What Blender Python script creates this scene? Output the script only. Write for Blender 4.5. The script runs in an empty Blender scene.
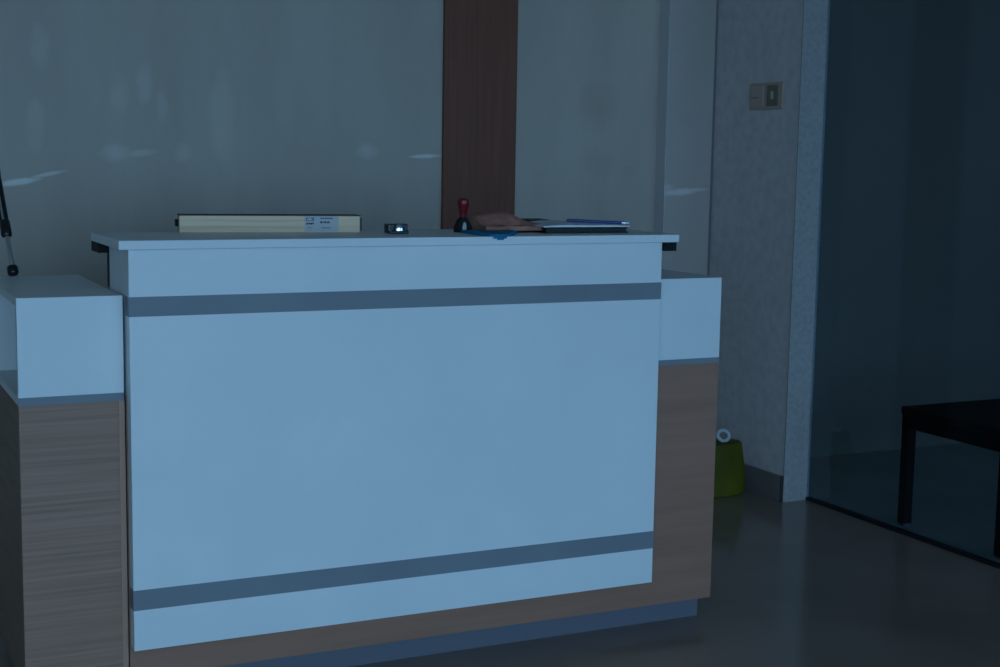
import bpy, bmesh, math, random
from mathutils import Vector, Matrix
random.seed(7)
C = bpy.context.scene.collection
SC = bpy.context.scene

# ------------------------------------------------------------------ camera
yaw, pitch, roll, fpx = 0.4525, 0.1249, 0.0168, 1437.23
fw = Vector((math.sin(yaw)*math.cos(pitch), math.cos(yaw)*math.cos(pitch), -math.sin(pitch)))
rt = Vector((math.cos(yaw), -math.sin(yaw), 0)); up = rt.cross(fw)
r2 = rt*math.cos(roll) + up*math.sin(roll); u2 = -rt*math.sin(roll) + up*math.cos(roll)
cam_d = bpy.data.cameras.new('camera'); cam = bpy.data.objects.new('camera', cam_d); C.objects.link(cam)
M = Matrix((( r2.x, u2.x, -fw.x, -0.6526), (r2.y, u2.y, -fw.y, -3.2494), (r2.z, u2.z, -fw.z, 1.3067), (0, 0, 0, 1)))
cam.matrix_world = M
cam_d.sensor_width = 36; cam_d.lens = fpx*36/1000; cam_d.clip_start = .05
SC.camera = cam

# ------------------------------------------------------------------ daylight and exposure
SC.view_settings.view_transform = 'Standard'; SC.view_settings.look = 'None'
SC.view_settings.gamma = 1; SC.view_settings.use_curve_mapping = False
SC.view_settings.exposure = 0.0
W = bpy.data.worlds.new('sky'); SC.world = W; W.use_nodes = True
bg = W.node_tree.nodes['Background']; bg.inputs[0].default_value = (.34, .66, 1.05, 1); bg.inputs[1].default_value = 4.35
WX0, WX1, WZ0, WZ1, FY = -4.7, 2.3, .1, 2.6, -6.6        # the shop-front opening behind the camera
pl = bpy.data.lights.new('window_portal', 'AREA'); pl.shape = 'RECTANGLE'; pl.size = WX1-WX0; pl.size_y = WZ1-WZ0
pl.cycles.is_portal = True
po = bpy.data.objects.new('window_portal', pl); C.objects.link(po)
po.location = ((WX0+WX1)/2, FY, (WZ0+WZ1)/2); po.rotation_euler = (math.pi/2, 0, 0)   # emits towards +Y

BX0, BX1, BZ0, BZ1 = 3.1, 5.9, .3, 2.5                    # unseen opening, added to brighten the room beyond the glass
p2 = bpy.data.lights.new('far_fill_portal', 'AREA'); p2.shape = 'RECTANGLE'; p2.size = BX1-BX0; p2.size_y = BZ1-BZ0
p2.cycles.is_portal = True
po2 = bpy.data.objects.new('far_fill_portal', p2); C.objects.link(po2)
po2.location = ((BX0+BX1)/2, FY, (BZ0+BZ1)/2); po2.rotation_euler = (math.pi/2, 0, 0)

# ------------------------------------------------------------------ helpers
def mat(name, col, rough=.5, metal=0., spec=.5):
    m = bpy.data.materials.new(name); m.use_nodes = True
    b = m.node_tree.nodes['Principled BSDF']
    b.inputs['Base Color'].default_value = (*col, 1); b.inputs['Roughness'].default_value = rough
    b.inputs['Metallic'].default_value = metal; b.inputs['Specular IOR Level'].default_value = spec
    return m
def N(m, t): return m.node_tree.nodes.new(t)
def L(m, a, b): m.node_tree.links.new(a, b)
def pb(m): return m.node_tree.nodes['Principled BSDF']
def ramp(m, stops):
    r = N(m, 'ShaderNodeValToRGB'); e = r.color_ramp.elements
    while len(e) < len(stops): e.new(.5)
    for i, (p, c) in enumerate(stops): e[i].position = p; e[i].color = (*c, 1) if len(c) == 3 else c
    return r
def noise_mat(name, c0, c1, scale=(1, 1, 1), nscale=5, detail=4, rough=.5, lo=.35, hi=.65, bump=0., spec=.5):
    m = mat(name, c0, rough, 0, spec)
    tc = N(m, 'ShaderNodeTexCoord'); mp = N(m, 'ShaderNodeMapping'); mp.inputs['Scale'].default_value = scale
    n = N(m, 'ShaderNodeTexNoise'); n.inputs['Scale'].default_value = nscale; n.inputs['Detail'].default_value = detail
    r = ramp(m, [(lo, c0), (hi, c1)])
    L(m, tc.outputs['Object'], mp.inputs[0]); L(m, mp.outputs[0], n.inputs['Vector']); L(m, n.outputs[0], r.inputs[0])
    L(m, r.outputs[0], pb(m).inputs['Base Color'])
    if bump:
        b = N(m, 'ShaderNodeBump'); b.inputs['Strength'].default_value = bump; b.inputs['Distance'].default_value = .004
        L(m, n.outputs[0], b.inputs['Height']); L(m, b.outputs[0], pb(m).inputs['Normal'])
    return m
def add_box(bm, x0, x1, y0, y1, z0, z1, bev=0.):
    r = bmesh.ops.create_cube(bm, size=1)
    vs = r['verts']
    for v in vs:
        v.co = Vector(((x0+x1)/2+v.co.x*(x1-x0), (y0+y1)/2+v.co.y*(y1-y0), (z0+z1)/2+v.co.z*(z1-z0)))
    if bev:
        es = list({e for v in vs for e in v.link_edges})
        bmesh.ops.bevel(bm, geom=es, offset=bev, segments=2, affect='EDGES', profile=.5)
def bx(*a, bev=0.):
    bm = bmesh.new(); add_box(bm, *a, bev=bev); return bm
def add_prism(bm, pts, z0, z1, bev=0.):
    lo = [bm.verts.new((x, y, z0)) for x, y in pts]; hi = [bm.verts.new((x, y, z1)) for x, y in pts]
    bm.faces.new(lo[::-1]); bm.faces.new(hi); n = len(pts)
    for i in range(n): bm.faces.new((lo[i], lo[(i+1) % n], hi[(i+1) % n], hi[i]))
    if bev:
        es = list({e for v in lo+hi for e in v.link_edges})
        bmesh.ops.bevel(bm, geom=es, offset=bev, segments=2, affect='EDGES', profile=.5)
    bmesh.ops.recalc_face_normals(bm, faces=bm.faces)
def add_lathe(bm, prof, c=(0, 0, 0), seg=28, sx=1, sy=1):
    rings = []
    for r, z in prof:
        rings.append([bm.verts.new((c[0]+sx*r*math.cos(2*math.pi*i/seg), c[1]+sy*r*math.sin(2*math.pi*i/seg), c[2]+z)) for i in range(seg)])
    for a, b in zip(rings, rings[1:]):
        for i in range(seg): bm.faces.new((a[i], a[(i+1) % seg], b[(i+1) % seg], b[i]))
    bm.faces.new(rings[0][::-1]); bm.faces.new(rings[-1])
    bmesh.ops.recalc_face_normals(bm, faces=bm.faces)
def add_tube(bm, pts, rads, seg=14, closed=False):
    pts = [Vector(p) for p in pts]; n = len(pts); rings = []
    for i, p in enumerate(pts):
        a = pts[(i-1) % n] if closed or i else p; b = pts[(i+1) % n] if closed or i < n-1 else p
        t = (b-a).normalized(); ref = Vector((0, 0, 1)) if abs(t.z) < .9 else Vector((1, 0, 0))
        if closed: ref = Vector((.31, .92, .2))
        u = t.cross(ref).normalized(); v = t.cross(u)
        r = rads if isinstance(rads, (int, float)) else rads[i]
        rings.append([bm.verts.new(p+r*(math.cos(2*math.pi*k/seg)*u+math.sin(2*math.pi*k/seg)*v)) for k in range(seg)])
    prs = list(zip(rings, rings[1:])) + ([(rings[-1], rings[0])] if closed else [])
    for a, b in prs:
        for k in range(seg): bm.faces.new((a[k], a[(k+1) % seg], b[(k+1) % seg], b[k]))
    if not closed: bm.faces.new(rings[0][::-1]); bm.faces.new(rings[-1])
    bmesh.ops.recalc_face_normals(bm, faces=bm.faces)
ORG = {}
def obj(name, bm, m, parent=None, org=None, smooth=False):
    """link a bmesh given in world coordinates as ONE mesh object"""
    o0 = Vector(org) if org else (ORG[parent.name] if parent else Vector((0, 0, 0)))
    for v in bm.verts: v.co -= o0
    me = bpy.data.meshes.new(name); bm.to_mesh(me); bm.free()
    if smooth:
        for p in me.polygons: p.use_smooth = True
        me.set_sharp_from_angle(angle=math.radians(38))
    o = bpy.data.objects.new(name, me); C.objects.link(o); me.materials.append(m)
    ORG[o.name] = o0
    if parent: o.parent = parent
    else: o.location = o0
    return o
def thing(name, label, cat, loc, group=None):
    o = bpy.data.objects.new(name, None); C.objects.link(o); o.location = loc; o.empty_display_size = .1
    o['label'] = label; o['category'] = cat; ORG[o.name] = Vector(loc)
    if group: o['group'] = group
    return o
def tag(o, label, cat): o['label'] = label; o['category'] = cat; return o
def struct(name, bm, m, label=None, parent=None):
    o = obj(name, bm, m, parent)
    if not parent: o['kind'] = 'structure'
    if label: o['label'] = label
    return o

# ------------------------------------------------------------------ materials
WHITE = noise_mat('white_laminate', (.76, .79, .78), (.80, .83, .82), nscale=3, rough=.42, spec=.3)
GREY = noise_mat('grey_trim_laminate', (.20, .225, .245), (.225, .25, .27), nscale=4, rough=.45, spec=.3)
PLINTH = mat('grey_plinth_laminate', (.145, .15, .18), .5, 0, .3)
BLACK = mat('black_board', (.008, .009, .010), .6, 0, .2)
DARKWOOD = noise_mat('dark_end_wood', (.22, .145, .105), (.28, .18, .13), (1, 1, 14), 4, 5, .6)
def wood_mat(name, c0, c1, c2, scale, rough=.5):
    m = mat(name, c1, rough, 0, .3)
    tc = N(m, 'ShaderNodeTexCoord'); mp = N(m, 'ShaderNodeMapping'); mp.inputs['Scale'].default_value = scale
    n = N(m, 'ShaderNodeTexNoise'); n.inputs['Scale'].default_value = 6; n.inputs['Detail'].default_value = 7; n.inputs['Distortion'].default_value = .15
    r = ramp(m, [(.3, c0), (.5, c1), (.72, c2)])
    L(m, tc.outputs['Object'], mp.inputs[0]); L(m, mp.outputs[0], n.inputs['Vector']); L(m, n.outputs[0], r.inputs[0]); L(m, r.outputs[0], pb(m).inputs['Base Color'])
    return m
OAK = wood_mat('oak_laminate', (.28, .165, .112), (.35, .20, .138), (.40, .235, .165), (.35, .35, 22))
OAKR = wood_mat('oak_laminate_plain', (.30, .155, .103), (.34, .176, .118), (.37, .19, .13), (.4, .4, 6))
EDGE = mat('oak_edge_band', (.46, .27, .19), .5, 0, .3)
STRIPW = wood_mat('brown_wall_wood', (.185, .068, .040), (.215, .079, .046), (.245, .09, .053), (14, 14, .4), .55)

def wall_mat(name, c0, c1, sheen_marks, smudges):
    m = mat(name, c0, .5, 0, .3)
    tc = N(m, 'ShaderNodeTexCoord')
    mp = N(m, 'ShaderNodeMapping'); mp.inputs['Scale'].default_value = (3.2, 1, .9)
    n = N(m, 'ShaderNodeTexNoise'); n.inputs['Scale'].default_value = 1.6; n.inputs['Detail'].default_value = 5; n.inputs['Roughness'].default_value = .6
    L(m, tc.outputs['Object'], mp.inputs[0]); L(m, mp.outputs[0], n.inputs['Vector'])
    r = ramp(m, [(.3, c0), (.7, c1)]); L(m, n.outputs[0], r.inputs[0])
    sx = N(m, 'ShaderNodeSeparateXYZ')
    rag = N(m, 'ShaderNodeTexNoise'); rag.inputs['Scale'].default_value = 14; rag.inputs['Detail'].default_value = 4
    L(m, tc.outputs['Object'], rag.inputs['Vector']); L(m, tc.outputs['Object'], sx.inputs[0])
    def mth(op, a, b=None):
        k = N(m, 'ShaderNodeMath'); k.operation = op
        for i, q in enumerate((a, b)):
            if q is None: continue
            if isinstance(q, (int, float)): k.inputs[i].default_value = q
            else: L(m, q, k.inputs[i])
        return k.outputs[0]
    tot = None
    for cx, cz, hw, hh, ti, am in sheen_marks:
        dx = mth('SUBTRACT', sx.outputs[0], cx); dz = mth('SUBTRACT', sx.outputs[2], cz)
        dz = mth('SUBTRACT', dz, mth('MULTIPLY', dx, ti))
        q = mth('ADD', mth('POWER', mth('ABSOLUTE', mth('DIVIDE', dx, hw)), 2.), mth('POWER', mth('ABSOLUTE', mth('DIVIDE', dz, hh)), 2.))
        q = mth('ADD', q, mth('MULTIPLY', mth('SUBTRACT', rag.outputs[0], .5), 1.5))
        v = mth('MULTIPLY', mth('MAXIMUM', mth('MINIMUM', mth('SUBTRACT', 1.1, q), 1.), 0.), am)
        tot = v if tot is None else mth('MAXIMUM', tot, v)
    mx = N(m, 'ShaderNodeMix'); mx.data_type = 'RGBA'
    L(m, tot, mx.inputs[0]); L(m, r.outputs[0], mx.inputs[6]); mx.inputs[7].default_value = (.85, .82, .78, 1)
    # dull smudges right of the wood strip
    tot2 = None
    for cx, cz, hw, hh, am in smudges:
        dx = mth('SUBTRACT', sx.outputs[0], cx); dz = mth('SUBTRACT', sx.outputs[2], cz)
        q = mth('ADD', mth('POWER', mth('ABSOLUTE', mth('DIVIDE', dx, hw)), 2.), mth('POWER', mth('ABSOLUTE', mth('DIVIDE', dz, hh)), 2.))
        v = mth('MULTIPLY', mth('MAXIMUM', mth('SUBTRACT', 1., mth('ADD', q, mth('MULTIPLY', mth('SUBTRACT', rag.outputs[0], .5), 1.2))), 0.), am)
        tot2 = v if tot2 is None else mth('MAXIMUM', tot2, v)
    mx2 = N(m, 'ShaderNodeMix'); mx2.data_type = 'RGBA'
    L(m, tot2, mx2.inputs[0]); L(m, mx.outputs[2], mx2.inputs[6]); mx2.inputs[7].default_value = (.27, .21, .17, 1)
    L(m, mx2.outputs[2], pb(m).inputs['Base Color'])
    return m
# wall reflections painted into the colour as pale marks: (x, z, half width, half height, tilt, amount); dull smudges: (x, z, half width, half height, amount)
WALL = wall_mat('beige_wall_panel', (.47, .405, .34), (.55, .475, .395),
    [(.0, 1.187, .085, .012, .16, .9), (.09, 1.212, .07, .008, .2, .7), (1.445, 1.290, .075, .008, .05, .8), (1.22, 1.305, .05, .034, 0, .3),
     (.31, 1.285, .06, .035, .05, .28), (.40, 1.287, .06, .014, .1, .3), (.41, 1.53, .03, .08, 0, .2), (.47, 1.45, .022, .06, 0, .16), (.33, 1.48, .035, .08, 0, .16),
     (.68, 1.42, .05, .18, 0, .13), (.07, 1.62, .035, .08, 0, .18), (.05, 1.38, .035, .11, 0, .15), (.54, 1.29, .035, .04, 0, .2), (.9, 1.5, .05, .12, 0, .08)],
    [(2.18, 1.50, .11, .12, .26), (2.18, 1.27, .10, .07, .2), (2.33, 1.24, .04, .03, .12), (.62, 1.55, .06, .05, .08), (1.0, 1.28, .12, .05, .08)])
PAINT = noise_mat('rough_white_paint', (.58, .53, .51), (.70, .64, .62), nscale=26, detail=9, rough=.75, lo=.2, hi=.62, bump=.3, spec=.2)
PILP = wall_mat('smooth_grey_paint', (.47, .415, .37), (.53, .465, .42), [(2.52, 1.163, .10, .016, .06, .6), (2.60, 1.172, .08, .008, .05, .5), (2.47, 1.18, .03, .02, 0, .35)], [(2.56, 1.45, .05, .04, .08)])  # pale streaks on the pilaster are painted reflections too
PILLAR = noise_mat('gritty_white_paint', (.33, .32, .31), (.40, .385, .37), nscale=60, detail=9, rough=.75, lo=.3, hi=.6, bump=.35, spec=.2)
ROOM = mat('room_paint', (.55, .54, .52), .8)
CEIL = mat('ceiling_paint', (.7, .7, .7), .9)
BASE = noise_mat('grey_tile_skirting', (.17, .15, .14), (.23, .20, .19), nscale=9, rough=.3)
FLOOR = noise_mat('polished_floor_tile', (.25, .185, .145), (.31, .225, .18), nscale=2.2, detail=7, rough=.15, lo=.3, hi=.7)
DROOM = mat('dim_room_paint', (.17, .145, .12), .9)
GREYMETAL = mat('dark_frame_metal', (.03, .032, .035), .45, .6)

# ------------------------------------------------------------------ room shell
XL, XG, YB, YP, PX0, PX1, PY, ZC = -5.0, 2.795, 1.735, 1.66, 2.458, 2.682, 1.109, 2.9
XR = 6.2
struct('floor', bx(XL-.1, XG, FY-.1, YB+.1, -.08, 0), FLOOR, 'polished dark grey tiled floor')
struct('floor_far', bx(XG, XR+.1, FY-.1, YB+.1, -.08, 0), noise_mat('matt_grey_floor', (.33, .31, .28), (.39, .36, .33), nscale=3, rough=.6, spec=.3), 'floor of the room beyond the glass')
struct('ceiling', bx(XL-.1, XR+.1, FY-.1, YB+.1, ZC, ZC+.1), CEIL)
struct('wall_back', bx(XL-.1, PX1+.3, YB, YB+.12, 0, ZC), WALL, 'beige grey wall panel behind the counter')
struct('wall_left', bx(XL-.1, XL, FY, YB, 0, ZC), ROOM)
struct('trim_1', bx(1.5145, 1.8165, YB-.018, YB, 0, ZC, bev=.002), STRIPW, 'tall brown wood strip on the back wall')
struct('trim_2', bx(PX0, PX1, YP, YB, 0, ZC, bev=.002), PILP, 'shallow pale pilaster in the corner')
struct('trim_5', bx(PX0-.0025, PX0, YP+.0025, YB, 0, ZC), mat('brightened_side_paint', (.66, .63, .63), .6, 0, .2), 'lighter skin brightening the narrow side of the pale pilaster')  # thin skin in lighter paint, brightening the pilaster's shaded side
struct('trim_6', bx(PX1-.010, PX1-.001, YP-.002, YP, .1, ZC), mat('corner_joint', (.22, .2, .19), .8))
struct('wall_right', bx(PX1, XG, PY, YB, 0, ZC), PAINT, 'stub wall with white end face at the glass partition')
pe = bm = bmesh.new(); add_box(bm, PX1-.003, XG+.004, PY-.004, PY, .0, ZC)
struct('trim_3', bm, PILLAR, 'gritty white end face of the stub wall')
struct('trim_7', bx(PX1-.0135, PX1, PY+.001, PY+.004, 0, .101), mat('dark_tile_edge', (.03, .03, .03), .8))
struct('baseboard_right', bx(PX1-.013, PX1, PY+.004, YP, 0, .10, bev=.002), BASE, 'grey tile skirting on the stub wall')
bm = bmesh.new()
add_box(bm, XL-.1, WX0, FY-.12, FY, 0, ZC); add_box(bm, WX1, BX0, FY-.12, FY, 0, ZC); add_box(bm, BX1, XR+.1, FY-.12, FY, 0, ZC)
add_box(bm, BX0, BX1, FY-.12, FY, 0, BZ0); add_box(bm, BX0, BX1, FY-.12, FY, BZ1, ZC)
add_box(bm, WX0, WX1, FY-.12, FY, WZ1, ZC); add_box(bm, WX0, WX1, FY-.12, FY, 0, WZ0)
struct('wall_front', bm, ROOM)
bm = bmesh.new()
for x in [WX0+.03+k*(WX1-WX0-.06)/4 for k in range(5)]: add_box(bm, x-.03, x+.03, FY-.09, FY-.03, WZ0, WZ1)
for z in (WZ0+.03, WZ1-.03): add_box(bm, WX0, WX1, FY-.088, FY-.032, z-.03, z+.03)
struct('window_2', bm, GREYMETAL, 'shop front frame behind the camera')
struct('ground', bx(-12, 12, -16, FY-.12, -.1, -.02), mat('pavement', (.25, .25, .24), .9), 'pavement outside')
# the dim room beyond the glass
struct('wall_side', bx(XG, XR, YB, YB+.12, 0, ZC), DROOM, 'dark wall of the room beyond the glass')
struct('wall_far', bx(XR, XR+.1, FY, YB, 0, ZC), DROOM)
def glass_mat():
    m = bpy.data.materials.new('tinted_glass'); m.use_nodes = True; nt = m.node_tree
    nt.nodes.remove(pb(m)); out = nt.nodes['Material Output']
    tr = N(m, 'ShaderNodeBsdfTransparent'); tr.inputs[0].default_value = (.7, .8, .85, 1)
    gl = N(m, 'ShaderNodeBsdfGlossy'); gl.inputs['Roughness'].default_value = .06; gl.inputs[0].default_value = (.9, .95, 1, 1)
    fr = N(m, 'ShaderNodeFresnel'); fr.inputs[0].default_value = 1.5
    mx = N(m, 'ShaderNodeMixShader'); 
    ge = N(m, 'ShaderNodeNewGeometry'); mu = N(m, 'ShaderNodeMath'); mu.operation = 'MULTIPLY'; sb = N(m, 'ShaderNodeMath'); sb.operation = 'SUBTRACT'; sb.inputs[0].default_value = 1
    L(m, ge.outputs['Backfacing'], sb.inputs[1]); L(m, fr.outputs[0], mu.inputs[0]); L(m, sb.outputs[0], mu.inputs[1]); L(m, mu.outputs[0], mx.inputs[0]); L(m, tr.outputs[0], mx.inputs[1]); L(m, gl.outputs[0], mx.inputs[2])
    L(m, mx.outputs[0], out.inputs[0]); return m
GLASS = glass_mat()
struct('window_1', bx(XG-.006, XG+.006, FY, PY-.004, .012, ZC-.03), GLASS, 'dark tinted full height glass partition')
bm = bmesh.new(); add_box(bm, XG-.011, XG+.011, FY, PY-.006, 0, .012); add_box(bm, XG-.02, XG+.02, FY, PY-.006, ZC-.03, ZC)
struct('trim_4', bm, GREYMETAL, 'dark floor channel of the glass partition')

# ------------------------------------------------------------------ reception desk
DW = 1.4022; XA, XB = -.2374, 1.6236; PYd = .04; GAP = -.0064
ZW0, ZW1 = .751, .973
desk = thing('reception_desk', 'white and oak reception desk with grey stripes and raised counter', 'desk', (.7, .3, 0))
fp = obj('front_panel', bx(0, DW, 0, PYd-.0005, .1474, 1.079, bev=.0012), WHITE, desk); fp['label'] = 'large white front panel'
for z0, z1 in ((.9269, .9717), (.244, .2919)):
    o = obj('stripe', bx(-.0008, DW+.0004, -.0008, PYd-.001, z0, z1), GREY, fp); o['label'] = 'grey stripe across the front panel'
obj('riser', bx(.0, DW, PYd, .222, .74, 1.079, bev=.001), WHITE, desk)
ct = obj('countertop', bx(-.0245, 1.442, -.02, .320, 1.0795, 1.10, bev=.0015), WHITE, desk); ct['label'] = 'white counter top'
bm = bmesh.new(); add_prism(bm, [(-.0243, .2247), (1.403, .2247), (1.403, -.014), (1.438, -.014), (1.438, .318), (-.0243, .318)], 1.056, 1.079)
o = obj('under_board', bm, BLACK, desk); o['label'] = 'black board under the counter top'
o = obj('back_panel', bx(.0, DW, .2225, .2245, .74, 1.0555), BLACK, desk); o['label'] = 'black back of the raised counter'
o = obj('back_panel', bx(-.001, .02, .2226, .244, .975, 1.0555), BLACK, desk); o['label'] = 'black back edge of the raised counter'
# oak boards: one behind and below the front panel, one on the side cabinet
o = obj('oak_board', bx(GAP+.004, XB, PYd, PYd+.018, .067, .739, bev=.001), OAKR, desk); o['label'] = 'oak board below and beside the white panel'
# side cabinet with a niche open to its end
o = obj('oak_board', bx(XA, GAP, PYd-.0005, PYd+.018, .067, .731, bev=.001), OAK, desk); o['label'] = 'oak board of the side cabinet'
obj('edge_band', bx(GAP-.012, GAP+.0005, PYd-.0015, PYd+.0175, .067, .731), EDGE, o)
o = obj('end_panel', bx(XA, XA+.018, PYd+.018, .62, .067, .731), DARKWOOD, desk); o['label'] = 'dark brown end panel'
obj('cabinet_side', bx(GAP-.018, GAP, PYd+.018, .62, .067, ZW1-.018), WHITE, desk)
o = obj('ledge', bx(XA, GAP-.001, PYd+.002, .6, .7312, .7492), WHITE, desk); o['label'] = 'white ledge of the open niche'
o = obj('trim_strip', bx(XA-.0005, GAP-.001, PYd-.0004, PYd+.002, .731, .7491), GREY, desk); o['label'] = 'grey strip between white box and oak'
obj('apron', bx(XA, GAP, PYd-.0008, PYd+.018, .7492, .9725, bev=.001), WHITE, desk)
obj('cabinet_top', bx(XA, GAP, PYd+.018, .615, ZW1-.018, .972, bev=.0006), WHITE, desk)
obj('niche_back', bx(XA, GAP-.018, .476, .494, .7492, ZW1-.018), WHITE, desk)
# cabinet on the other side
obj('apron', bx(DW, XB, PYd-.0008, PYd+.018, .7545, .9765, bev=.001), WHITE, desk)
o = obj('ledge', bx(DW, XB, PYd, .6, .739, .7545), GREY, desk); o['label'] = 'grey strip between white box and oak'
obj('cabinet_top', bx(DW, XB, PYd+.018, .50, .9585, .976, bev=.0006), WHITE, desk)
obj('cabinet_side', bx(XB-.018, XB, PYd+.018, .50, .7545, .9585), WHITE, desk)
o = obj('end_panel', bx(XB-.018, XB, PYd+.018, .62, .067, .739), OAKR, desk); o['label'] = 'oak end panel'
obj('worktop', bx(.0, DW, .245, .62, .72, .738), WHITE, desk)
bm = bmesh.new(); add_box(bm, XA+.02, 1.614, .09, .106, 0, .067); add_box(bm, XA+.02, XA+.036, .106, .58, 0, .067); add_box(bm, 1.598, 1.614, .106, .58, 0, .067)
o = obj('plinth', bm, PLINTH, desk); o['label'] = 'grey recessed plinth'

# ------------------------------------------------------------------ things on the counter
ZT = 1.1002
# long carton
CARD = wood_mat('pale_cardboard', (.66, .47, .31), (.86, .63, .42), (.90, .68, .46), (.4, 3, 16), .7)
CARDD = mat('shaded_carton_edge', (.10, .08, .06), .8)  # dark tone paints in the shade on the carton's top and hollow end
LAB = mat('label_paper', (.50, .50, .50), .6); INK = mat('ink', (.02, .025, .05), .6)
X0, X1, Y0, Y1, H = .176, .634, .19, .250, .0425
box = thing('cardboard_box', 'long narrow pale cardboard box with white printed label, on the counter', 'box', ((X0+X1)/2, .22, ZT)); box.rotation_euler = (0, 0, math.radians(-8.5)); box.location = (.407, .262, ZT)
bm = bmesh.new(); add_box(bm, X0+.002, X1-.006, Y0, Y1, ZT, ZT+H, bev=.002); obj('body', bm, CARD, box)
obj('top_shade', bx(X0+.001, X1-.004, Y0-.0008, Y1+.001, ZT+H-.0012, ZT+H+.001, bev=.0006), CARDD, box)['label'] = 'shade painted along the top edge'
obj('end_flap_or_shade', bx(X0-.005, X0+.0015, Y0+.02, Y1-.006, ZT+.014, ZT+H-.012, bev=.001), BLACK, box)['label'] = 'dark end flap'
obj('end_flap_or_shade', bx(X1-.007, X1-.001, Y0+.0005, Y1-.004, ZT+.004, ZT+H-.006, bev=.001), CARDD, box)  # dark piece standing in for the shadowed hollow end
lb = obj('label', bx(.487, .572, Y0-.0011, Y0+.001, ZT+.003, ZT+H-.0016), LAB, box); lb['label'] = 'white printed label'
bm = bmesh.new(); yk = (Y0-.0016, Y0-.0008)
def stroke(x0, x1, z0, z1): add_box(bm, x0-.012, x1-.012, *yk, ZT+z0, ZT+z1)
# left block: open bracket and a curl over a thick word
stroke(.502, .510, .0355, .037); stroke(.502, .5035, .030, .037); stroke(.502, .512, .029, .0303); stroke(.514, .521, .035, .0372); stroke(.519, .5215, .030, .036); stroke(.513, .520, .029, .0305)
for k in range(4): stroke(.503+k*.0048, .507+k*.0048, .020+.0008*(k % 2), .0245)
stroke(.504, .518, .0115, .0125)
# right block: two lines of small print
for k in range(6): stroke(.538+k*.0055, .5425+k*.0055, .0345, .0375-.0006*(k % 2))
for k, (a, b) in enumerate(((0, .005), (.007, .0085), (.010, .014), (.0155, .019), (.020, .0235))): stroke(.538+a, .538+b, .0235, .0285-.0007*(k % 2))
stroke(.540, .566, .011, .0125)
obj('print', bm, INK, lb)

# small black case with a chrome dome
BLK = mat('glossy_black_plastic', (.012, .014, .018), .25); CHR = mat('chrome', (.82, .84, .86), .14, 1.)
cx, cy = .703, .150
g = thing('desk_gadget', 'small black case with shiny silver dome, between cardboard box and stamp', 'gadget', (cx, cy, ZT))
obj('case', bx(cx-.0265, cx+.0265, cy-.012, cy+.02, ZT, ZT+.0245, bev=.003), BLK, g)
obj('base', bx(cx-.0265, cx+.0235, cy-.026, cy-.011, ZT, ZT+.0075, bev=.0015), BLK, g)
bm = bmesh.new(); add_lathe(bm, [(.0135, 0), (.0135, .003), (.0128, .008), (.0105, .0125), (.0065, .0160), (.002, .0172)], (cx+.002, cy-.0185, ZT+.0075), 24, 1, .5)
obj('dome', bm, CHR, g, smooth=True)['label'] = 'shiny silver dome'

# rubber stamp
RED = noise_mat('red_plastic', (.16, .006, .008), (.22, .01, .01), nscale=30, rough=.3)
sx_, sy_ = .897, .17
st = thing('rubber_stamp', 'rubber stamp with red knob handle and black forked base', 'stamp', (sx_, sy_, ZT))
bm = bmesh.new(); add_lathe(bm, [(.0095, .040), (.0105, .050), (.0125, .062), (.0165, .074), (.0185, .082), (.017, .089), (.012, .093), (.004, .0945)], (sx_, sy_, ZT), 28, .95, .95)
for v in bm.verts: v.co.z = ZT+(v.co.z-ZT)*.94
obj('handle', bm, RED, st, smooth=True)['label'] = 'red knob handle'
bm = bmesh.new()
for s in (-1, 1):
    a = [(sx_+s*.0075, .0), (sx_+s*.0200, .0), (sx_+s*.0200, .014), (sx_+s*.010, .034), (sx_+s*.0, .041), (sx_, .030), (sx_+s*.004, .027), (sx_+s*.0075, .014)]
    f = [bm.verts.new((x, sy_-.014, ZT+z)) for x, z in a]; b = [bm.verts.new((x, sy_+.014, ZT+z)) for x, z in a]
    bm.faces.new(f); bm.faces.new(b[::-1])
    for i in range(8): bm.faces.new((f[i], b[i], b[(i+1) % 8], f[(i+1) % 8]))
bmesh.ops.recalc_face_normals(bm, faces=bm.faces)
obj('frame', bm, BLACK, st)['label'] = 'black forked base'
obj('stamp_pad', bx(sx_-.0072, sx_+.0072, sy_-.008, sy_+.012, ZT+.002, ZT+.026, bev=.001), mat('stamp_core', (.55, .55, .50), .5), st)

# slumped brown paper bag
BAG = noise_mat('brown_paper', (.30, .125, .085), (.46, .20, .145), (4, 7, 4), 6, 5, .7, bump=.2)
def slab_from(heights, x0, x1, y0, y1, nx, ny, base, hfun):
    bm = bmesh.new(); top = []; bot = []
    for i in range(nx+1):
        rt_, rb_ = [], []
        for j in range(ny+1):
            u, v = i/nx, j/ny; x, y, h = hfun(u, v)
            rt_.append(bm.verts.new((x, y, base+h))); rb_.append(bm.verts.new((x, y, base)))
        top.append(rt_); bot.append(rb_)
    for i in range(nx):
        for j in range(ny):
            bm.faces.new((top[i][j], top[i+1][j], top[i+1][j+1], top[i][j+1])); bm.faces.new((bot[i][j], bot[i][j+1], bot[i+1][j+1], bot[i+1][j]))
    for i in range(nx):
        bm.faces.new((bot[i][0], bot[i+1][0], top[i+1][0], top[i][0])); bm.faces.new((bot[i+1][ny], bot[i][ny], top[i][ny], top[i+1][ny]))
    for j in range(ny):
        bm.faces.new((bot[0][j+1], bot[0][j], top[0][j], top[0][j+1])); bm.faces.new((bot[nx][j], bot[nx][j+1], top[nx][j+1], top[nx][j]))
    bmesh.ops.recalc_face_normals(bm, faces=bm.faces); return bm
KN = [(0, .026), (.03, .036), (.15, .037), (.32, .044), (.50, .045), (.60, .036), (.70, .027), (.80, .020), (1, .014)]
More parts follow.
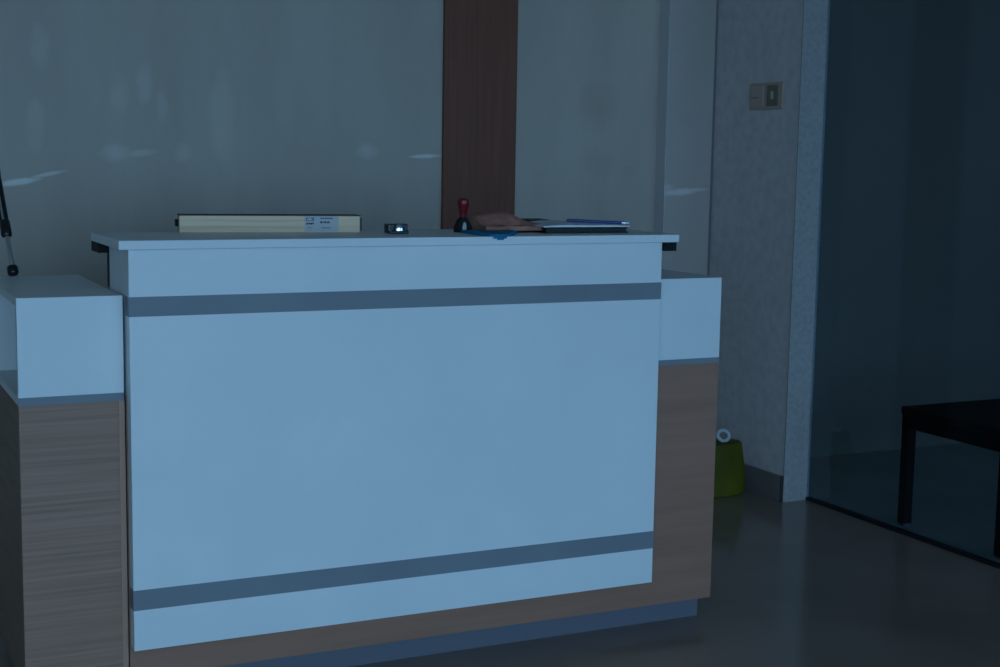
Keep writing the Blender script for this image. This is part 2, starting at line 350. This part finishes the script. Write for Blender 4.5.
def interp(u):
    for (a, p), (b, q) in zip(KN, KN[1:]):
        if a <= u <= b: return p+(q-p)*(u-a)/(b-a)
def bagf(u, v):
    h = interp(u); front = 1. if v > .45 else ((.011/h)+(1-.011/h)*max(0, (v-.22)/.23)**.8)
    edge = 1 if v < .85 else 1-(v-.85)/.15*.6
    wob = .0009*math.sin(u*23+v*7)+.0007*math.sin(v*19-u*11)
    return .938+u*.192+.004*math.sin(v*6), .115+v*.165+.004*math.sin(u*8), max(.004, h*front*edge+wob)
bg_ = obj('paper_bag', slab_from(None, 0, 0, 0, 0, 36, 18, ZT+.0062, bagf), BAG, smooth=True, org=(1.03, .19, ZT))
tag(bg_, 'crumpled brown paper bag lying on the counter beside the stamp', 'bag')
# blue plastic sleeve whose corner hangs over the counter edge
BLUE = noise_mat('blue_plastic', (.004, .15, .27), (.006, .19, .34), nscale=20, rough=.5, spec=.15)
pts = [(.872, .05), (.884, -.017), (.893, -.0245), (.905, -.0248), (.921, -.0248), (.930, -.0245), (.945, -.017), (.985, .04), (1.02, .10), (1.03, .20), (.93, .20), (.885, .17)]
bm = bmesh.new(); add_prism(bm, pts, ZT, ZT+.0058)
for v in bm.verts:                                        # the sheet rises towards its back where it is tucked under the bag
    if v.co.z > ZT+.003 and v.co.y < .10: v.co.z += .007*max(0, 1-abs(v.co.y-.05)/.05)
add_prism(bm, [(.893, -.0245), (.930, -.0245), (.928, -.0204), (.895, -.0204)], ZT-.005, ZT)
add_prism(bm, [(.903, -.0244), (.922, -.0244), (.921, -.0204), (.905, -.0204)], ZT-.0085, ZT-.005)
sl = obj('plastic_sleeve', bm, BLUE, org=(.95, .1, ZT)); tag(sl, 'flat blue plastic sleeve poking over the counter edge under the brown bag', 'sleeve')
# dark notebook with loose white sheets and a pen
NB = mat('black_book_cloth', (.010, .016, .016), .6); PAGE = noise_mat('white_paper', (.76, .78, .80), (.84, .86, .88), nscale=8, rough=.7)
nb = thing('notebook', 'black notebook under white sheets at the bare end of the counter', 'book', (1.23, .17, ZT))
bm = bmesh.new(); add_prism(bm, [(1.098, .085), (1.342, .075), (1.348, .262), (1.105, .268)], ZT, ZT+.003, .0008); obj('cover', bm, NB, nb)
bm = bmesh.new(); add_prism(bm, [(1.101, .09), (1.338, .08), (1.343, .258), (1.108, .263)], ZT+.003, ZT+.012); obj('page_block', bm, NB, nb)
bm = bmesh.new(); add_prism(bm, [(1.097, .084), (1.340, .074), (1.347, .264), (1.104, .27)], ZT+.012, ZT+.0155, .0008); obj('cover', bm, NB, nb)
def papf(u, v):
    h = .0022+.0075*max(0, math.sin(math.pi*min(1, u*1.1)))*(.4+.6*v)+.001*math.sin(u*9+v*5)
    return 1.092+u*.255, .088-.01*u+v*.165, h
pp = obj('paper_sheets', slab_from(None, 0, 0, 0, 0, 24, 8, ZT+.0158, papf), PAGE, smooth=True, org=(1.22, .17, ZT+.0158))
tag(pp, 'loose white sheets lying on the black notebook', 'paper')
PB = mat('blue_pen_plastic', (.02, .06, .22), .3)
p0, p1 = Vector((1.195, .155, ZT+.0305)), Vector((1.355, .098, ZT+.0245)); d = (p1-p0).normalized()
pen = thing('pen', 'blue pen with silver tip lying on the white sheets', 'pen', p0)
bm = bmesh.new(); add_tube(bm, [p0, p0+d*.006, p0+d*.148, p0+d*.15], [.003, .0043, .0043, .004]); obj('barrel', bm, PB, pen, smooth=True)
bm = bmesh.new(); add_tube(bm, [p0+d*.15, p0+d*.152, p0+d*.163, p0+d*.172], [.0042, .0052, .0045, .0015]); obj('tip', bm, CHR, pen, smooth=True)['label'] = 'silver tip'

bk = thing('book', 'dark green book lying behind the white sheets', 'book', (1.136, .31, ZT))
DG = mat('dark_green_cloth', (.02, .04, .035), .6)
bm = bmesh.new()
for z in (0, .0235): add_prism(bm, [(1.065, .276), (1.205, .274), (1.207, .345), (1.067, .347)], ZT+z, ZT+z+.003, .0006)
obj('cover', bm, DG, bk)
obj('page_block', bx(1.07, 1.201, .281, .340, ZT+.003, ZT+.0235), NB, bk)

# ------------------------------------------------------------------ leaning pole on the side cabinet
BK = mat('black_tube', (.010, .010, .012), .3)
A = Vector((-.176, .56, .981))
B = Vector((-.189, .68, 1.172)); d = (B-A).normalized()
Lp = (YB-.012-A.y)/d.y
pole = thing('telescopic_pole', 'black and chrome telescopic pole leaning up from the side cabinet', 'pole', A)
def seg(n, a, b, r, m, lab=None, rr=None):
    bm = bmesh.new(); pts = [A+d*a, A+d*(a+.003), A+d*(b-.003), A+d*b]; add_tube(bm, pts, [r*.85, r, r, r*.85], 18)
    o = obj(n, bm, m, pole, smooth=True)
    if lab: o['label'] = lab
DCH = mat('dark_chrome', (.35, .36, .38), .22, 1.)
seg('foot', 0, .022, .0140, BK, 'black rubber foot')
seg('tube', .018, .125, .0075, CHR, 'chrome lower tube')
seg('collar', .11, .155, .0135, BK, 'black clamp collar')
seg('tube', .15, .30, .0112, BK, 'black middle tube')
bm = bmesh.new(); q = Vector((-.003, -.0105, 0)); add_tube(bm, [A+d*.15+q, A+d*.30+q], .0032, 10); obj('glint', bm, CHR, pole, smooth=True)['label'] = 'thin rod standing in for the tube highlight'  # chrome rod added to stand in for the tube's bright highlight
seg('tube', .29, .62, .0118, BK, 'black upper tube')
seg('collar', .60, .65, .0150, BK)
seg('tube', .64, Lp-.06, .0130, BK)
seg('grip', Lp-.09, Lp, .0150, BK)

# ------------------------------------------------------------------ wall switch
SWP = mat('aged_cream_plastic', (.50, .36, .29), .45); SWL = mat('cream_plastic', (.55, .41, .34), .4); SWD = mat('dark_insert', (.21, .18, .13), .45)
xw = PX1
sw = thing('wall_switch', 'cream double wall switch plate on the stub wall', 'switch', (xw, 1.305, 1.49))
obj('plate', bx(xw-.009, xw, 1.205, 1.412, 1.488, 1.590, bev=.003), SWP, sw)
rk = obj('rocker', bx(xw-.013, xw-.008, 1.322, 1.398, 1.502, 1.577, bev=.002), SWL, sw); 
obj('rocker_line', bx(xw-.0138, xw-.0125, 1.345, 1.395, 1.532, 1.536), SWD, rk)
ins = obj('socket_insert', bx(xw-.012, xw-.008, 1.228, 1.300, 1.500, 1.580, bev=.002), SWD, sw); ins['label'] = 'dark socket insert'
bm = bmesh.new(); add_tube(bm, [(xw-.0135, 1.264, 1.526), (xw-.0135, 1.264, 1.556)], .009, 14); obj('toggle', bm, mat('brass_toggle', (.30, .25, .17), .45), ins, smooth=True)

# ------------------------------------------------------------------ green jug between desk and stub wall
GRN = noise_mat('lime_plastic', (.075, .075, .005), (.12, .115, .007), nscale=6, rough=.65, spec=.2)
jx, jy = 2.52, 1.33
jg = thing('plastic_jug', 'lime green plastic jug with white ring handle on floor beside the desk', 'jug', (jx, jy, 0))
bm = bmesh.new()
add_lathe(bm, [(.118, .0), (.128, .006), (.131, .03), (.128, .08), (.120, .13), (.112, .175), (.108, .197), (.103, .204), (.04, .208), (.02, .208)], (jx, jy, 0), 36, 1, .62)
obj('body', bm, GRN, jg, smooth=True)
bm = bmesh.new(); c = Vector((jx+.016, jy-.02, .232))
ring = [c+Vector((.026*math.cos(t), .008*math.sin(t), .019*math.sin(t))) for t in [2*math.pi*k/28 for k in range(28)]]
add_tube(bm, ring, .0075, 10, closed=True)
obj('ring_handle', bm, mat('white_plastic', (.52, .55, .54), .5), jg, smooth=True)['label'] = 'white ring handle'
bm = bmesh.new(); add_lathe(bm, [(.022, .206), (.022, .218), (.018, .220)], (jx-.045, jy, 0), 20); obj('cap', bm, mat('white_cap', (.7, .73, .72), .4), jg, smooth=True)

# ------------------------------------------------------------------ low black table beyond the glass
TB = mat('black_table_paint', (.004, .0045, .005), .7, 0, .2)
tx0, tx1, ty0, ty1, th = 2.865, 3.75, .175, .68, .432
tb = thing('low_table', 'low black table standing just behind the glass partition', 'table', ((tx0+tx1)/2, (ty0+ty1)/2, 0))
obj('table_top', bx(tx0-.004, tx1+.004, ty0-.004, ty1+.004, th-.028, th, bev=.003), TB, tb)
bm = bmesh.new()
for y in (ty0, ty1-.03): add_box(bm, tx0, tx1, y, y+.03, th-.075, th-.028)
for x in (tx0, tx1-.03): add_box(bm, x, x+.03, ty0, ty1, th-.0749, th-.0281)
obj('apron', bm, TB, tb)
FT = mat('pale_foot_pad', (.10, .105, .11), .5)
for x in (tx0, tx1-.036):
    for y in (ty0, ty1-.036):
        lg = obj('leg', bx(x, x+.036, y, y+.036, .008, th-.03, bev=.002), TB, tb)
        obj('foot_pad', bx(x+.004, x+.032, y+.004, y+.032, 0, .008), FT, lg)
